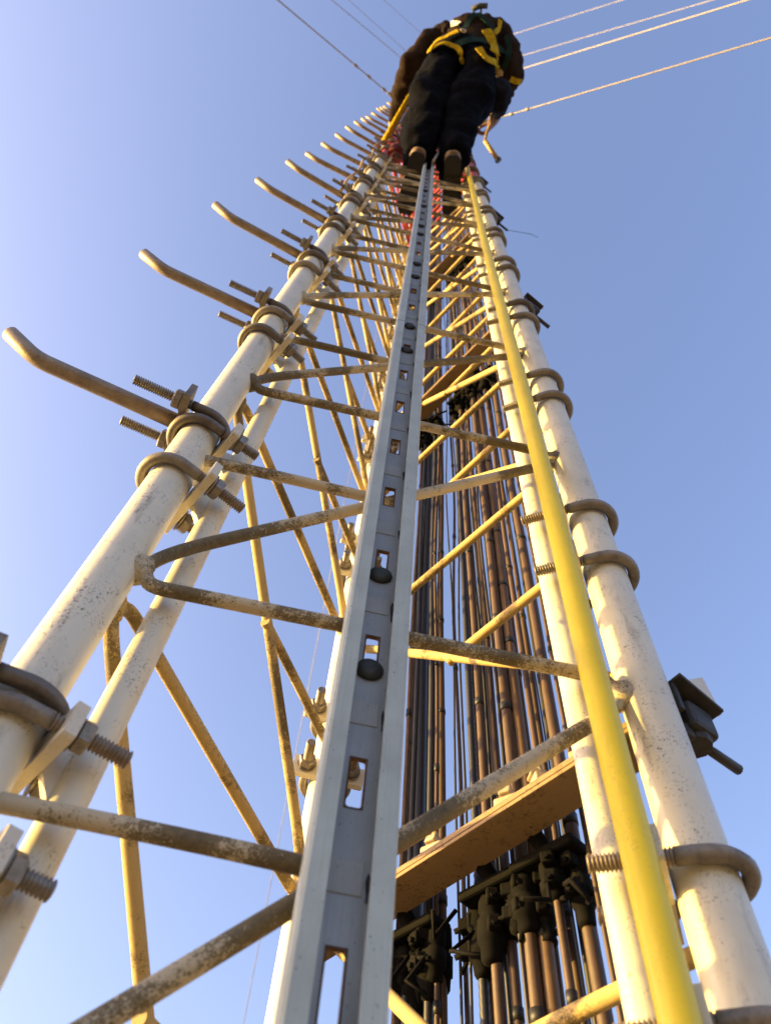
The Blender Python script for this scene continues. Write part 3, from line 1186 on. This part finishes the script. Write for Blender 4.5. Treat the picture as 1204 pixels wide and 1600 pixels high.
# hood and collar lump, helmet
mb = MB()
hd = (J['top'] - J['hea']).normalized()
prof = [(-.02, .118), (-.012, .122), (.0, .112), (.05, .104), (.09, .082), (.115, .045), (.122, .01)]
mb.lathe(prof, J['hea'] + hd * .055, hd, 24)
mb.obj('helmet', 'helmet', person, PL)
# face: eyes, nose, mouth, ears on the front of the head (towards the mast)
fd = Vector((-.1, 1, -.05)).normalized()
sd_ = fd.cross(hd).normalized()
mb = MB()
hc = J['hea'] + hd * .02
mb.tube([hc + fd * .085 + hd * .02, hc + fd * .108 - hd * .018, hc + fd * .085 - hd * .024], [.008, .014, .009], 8)
for s in (-1, 1):
    mb.lathe([(-.006, .012), (0, .022), (.008, .018)], hc + sd_ * s * .088, sd_ * s, 10)
mb.obj('face', 'skin', person, PL)
mb = MB()
for s in (-1, 1):
    mb.lathe([(-.004, .009), (.002, .009), (.006, .003)], hc + fd * .082 + sd_ * s * .032 + hd * .022, fd, 10)
mb.tube([hc + fd * .086 - hd * .05 - sd_ * .022, hc + fd * .091 - hd * .052, hc + fd * .086 - hd * .05 + sd_ * .022], .0045, 6)
mb.obj('facial_features', 'bolt_dark', person, PL)


def boot(H, toe):
    toe = toe.normalized()
    side = Vector((toe.y, -toe.x, 0))
    st = [(.0, .014, 0), (.006, .026, 0), (.016, .034, .0), (.035, .039, .0), (.08, .038, 0), (.14, .043, 0), (.20, .047, 0), (.245, .043, .0), (.272, .028, .0)]
    mb = MB()
    vs_, fs_ = [], []
    hs = [.085, .10, .115, .125, .13, .105, .075, .062, .045]
    n = 14
    for (l, wd, z), h in zip(st, hs):
        for k in range(n):
            a = 2 * PI * k / n
            c, s = math.cos(a), math.sin(a)
            c = math.copysign(abs(c) ** .6, c); s = math.copysign(abs(s) ** .7, s)
            vs_.append(H + toe * (l - .03) + side * wd * c + Vector((0, 0, .028 + (h - .028) / 2 + (h - .028) / 2 * s)))
    for i in range(len(st) - 1):
        for k in range(n):
            k2 = (k + 1) % n
            fs_.append([i * n + k, i * n + k2, (i + 1) * n + k2, (i + 1) * n + k])
    fs_ += [list(reversed(range(n))), list(range((len(st) - 1) * n, len(st) * n))]
    mb.add(vs_, fs_, True)
    # ankle shaft
    c0 = H + toe * .030
    mb.tube([c0 + Vector((0, 0, .08)), c0 + Vector((0, 0, .13)), c0 + Vector((0, -.008, .19))], [.046, .048, .052], 16)
    b = mb.obj('boot', 'leather', person, PL)
    mb = MB()
    out = []
    for (l, wd, z) in st:
        out.append(H + toe * (l - .016) + side * (wd - .001))
    for (l, wd, z) in reversed(st):
        out.append(H + toe * (l - .016) - side * (wd - .001))
    mb.prism(out, (0, 0, 1), .0, .027)
    hl = [p for p in out if (p - H).dot(toe) < .075]
    mb.prism(hl, (0, 0, 1), -.016, -.0005)
    for i in range(7):                        # tread lugs
        for s in (-1, 1):
            c = H + toe * (.085 + i * .024) + side * s * .021
            mb.box(c + Vector((0, 0, -.004)), (.026, .012, .007), Matrix.Rotation(math.atan2(side.y, side.x), 3, 'Z'))
    s_ = mb.obj('sole', 'sole', b)
    return b


boot(HEEL_L, Vector((-.12, 1, 0)))
boot(HEEL_R, Vector((.12, 1, 0)))

# ------------------------------------------------------------------ gear hanging by the climber
mb = MB()
a = Vector((-.255, .362, 4.62)); b = at(646, 138, 4.70)
mb.tube([a, a.lerp(b, .5) - Vector((0, 0, .01)), b], [.016, .014, .010], 12)
lan = thing('lanyard', 'sunlit yellow positioning lanyard between the left leg and the climber hip', 'lanyard', a)
mb.obj('sleeve', 'strap', lan, -a)
mb = MB()
mb.tube([b, at(652, 122, 4.74), at(662, 108, 4.76)], .007, 8)
mb.tube([a + Vector((-.004, 0, .012)), a + Vector((0, 0, -.02))], .011, 10)
mb.obj('rope_end', 'rope', lan, -a)
mb = MB()
pts = []
for i in range(24):
    z = 4.6 - i * .09
    pts.append((-.262 + .006 * math.sin(i * .9), .350 + .004 * math.cos(i * .7), z))
mb.tube(pts, .005, 8, ref=(1, 0, 0))
tag(mb.obj('rope', 'rope'), 'tan rope hanging down outside the left leg below the yellow lanyard', 'rope')
# red slings on the legs beside the boots
for P, lab, dxy in ((LP, 'coil of dark red rope beside the left boot', Vector((.05, .0, 0))),):
    mb = MB()
    c = P + dxy
    for q in range(9):
        zz = 4.02 + q * .058 if P is RP else 4.2 + q * .06
        pts = []
        for i in range(15):
            a_ = 2 * PI * i / 14
            pts.append((c.x + .036 * math.cos(a_) + random.uniform(-.006, .006), c.y + .03 * math.sin(a_), zz + .02 * math.sin(a_ + q) + random.uniform(-.006, .006)))
        mb.tube(pts, .010, 8)
    tag(mb.obj('rope_coil', 'red_rope'), lab, 'rope coil')
# safety line running from the rail between the legs
mb = MB()
mb.tube([(.020, .350, 3.75), at(684, 240, 3.90), at(687, 215, 4.1)], .006, 8)
mb.cur = 1
mb.tube([at(687, 215, 4.1), at(692, 195, 4.2)], .009, 8)
mb.cur = 2
mb.tube([at(692, 195, 4.2), at(694, 180, 4.3)], .007, 8)
tag(mb.obj('safety_line', ['wire', 'red_rope', 'strap']), 'short grey and red safety line between the climber legs above the rail', 'safety line')
# tool bag at the right hip
bag = MB()
bm2 = bmesh.new()
bmesh.ops.create_icosphere(bm2, subdivisions=4, radius=1.0)
bc_ = at(776, 152, 4.66)
for v in bm2.verts:
    p = v.co
    p = Vector((math.copysign(abs(p.x) ** .8, p.x) * .075, math.copysign(abs(p.y) ** .8, p.y) * .085, math.copysign(abs(p.z) ** .75, p.z) * .17))
    p += p.normalized() * (noise.noise(p * 18) * .022 + noise.noise(p * 45) * .007)
    v.co = p
bm2.verts.index_update()
bag.add([v.co for v in bm2.verts], [[v.index for v in f.verts] for f in bm2.faces], True)
bm2.free()
tb = bag.obj('tool_bag', 'bag')
tb.location = bc_
tag(tb, 'dark crumpled cloth tool bag hanging at the climber right hip', 'bag')
# tool with tan handle on a cord
h0, h1 = at(757, 220, 4.46), at(777, 249, 4.40)
ham = thing('hand_tool', 'tan handled tool with dark end hanging on a cord below the right hip', 'tool', h0)
mb = MB()
mb.tube([h0, h0.lerp(h1, .5), h1], [.011, .012, .013], 12)
mb.obj('handle', 'wood', ham, -h0)
mb = MB()
mb.tube([h1 - (h1 - h0) * .02, h1 + (h1 - h0) * .10], .017, 12)
mb.obj('tool_end', 'bolt_dark', ham, -h0)
mb = MB()
mb.tube([at(768, 178, 4.60), at(766, 195, 4.54), at(760, 208, 4.49), h0], [.008, .010, .007, .007], 8)
mb.obj('cord', 'rope', ham, -h0)
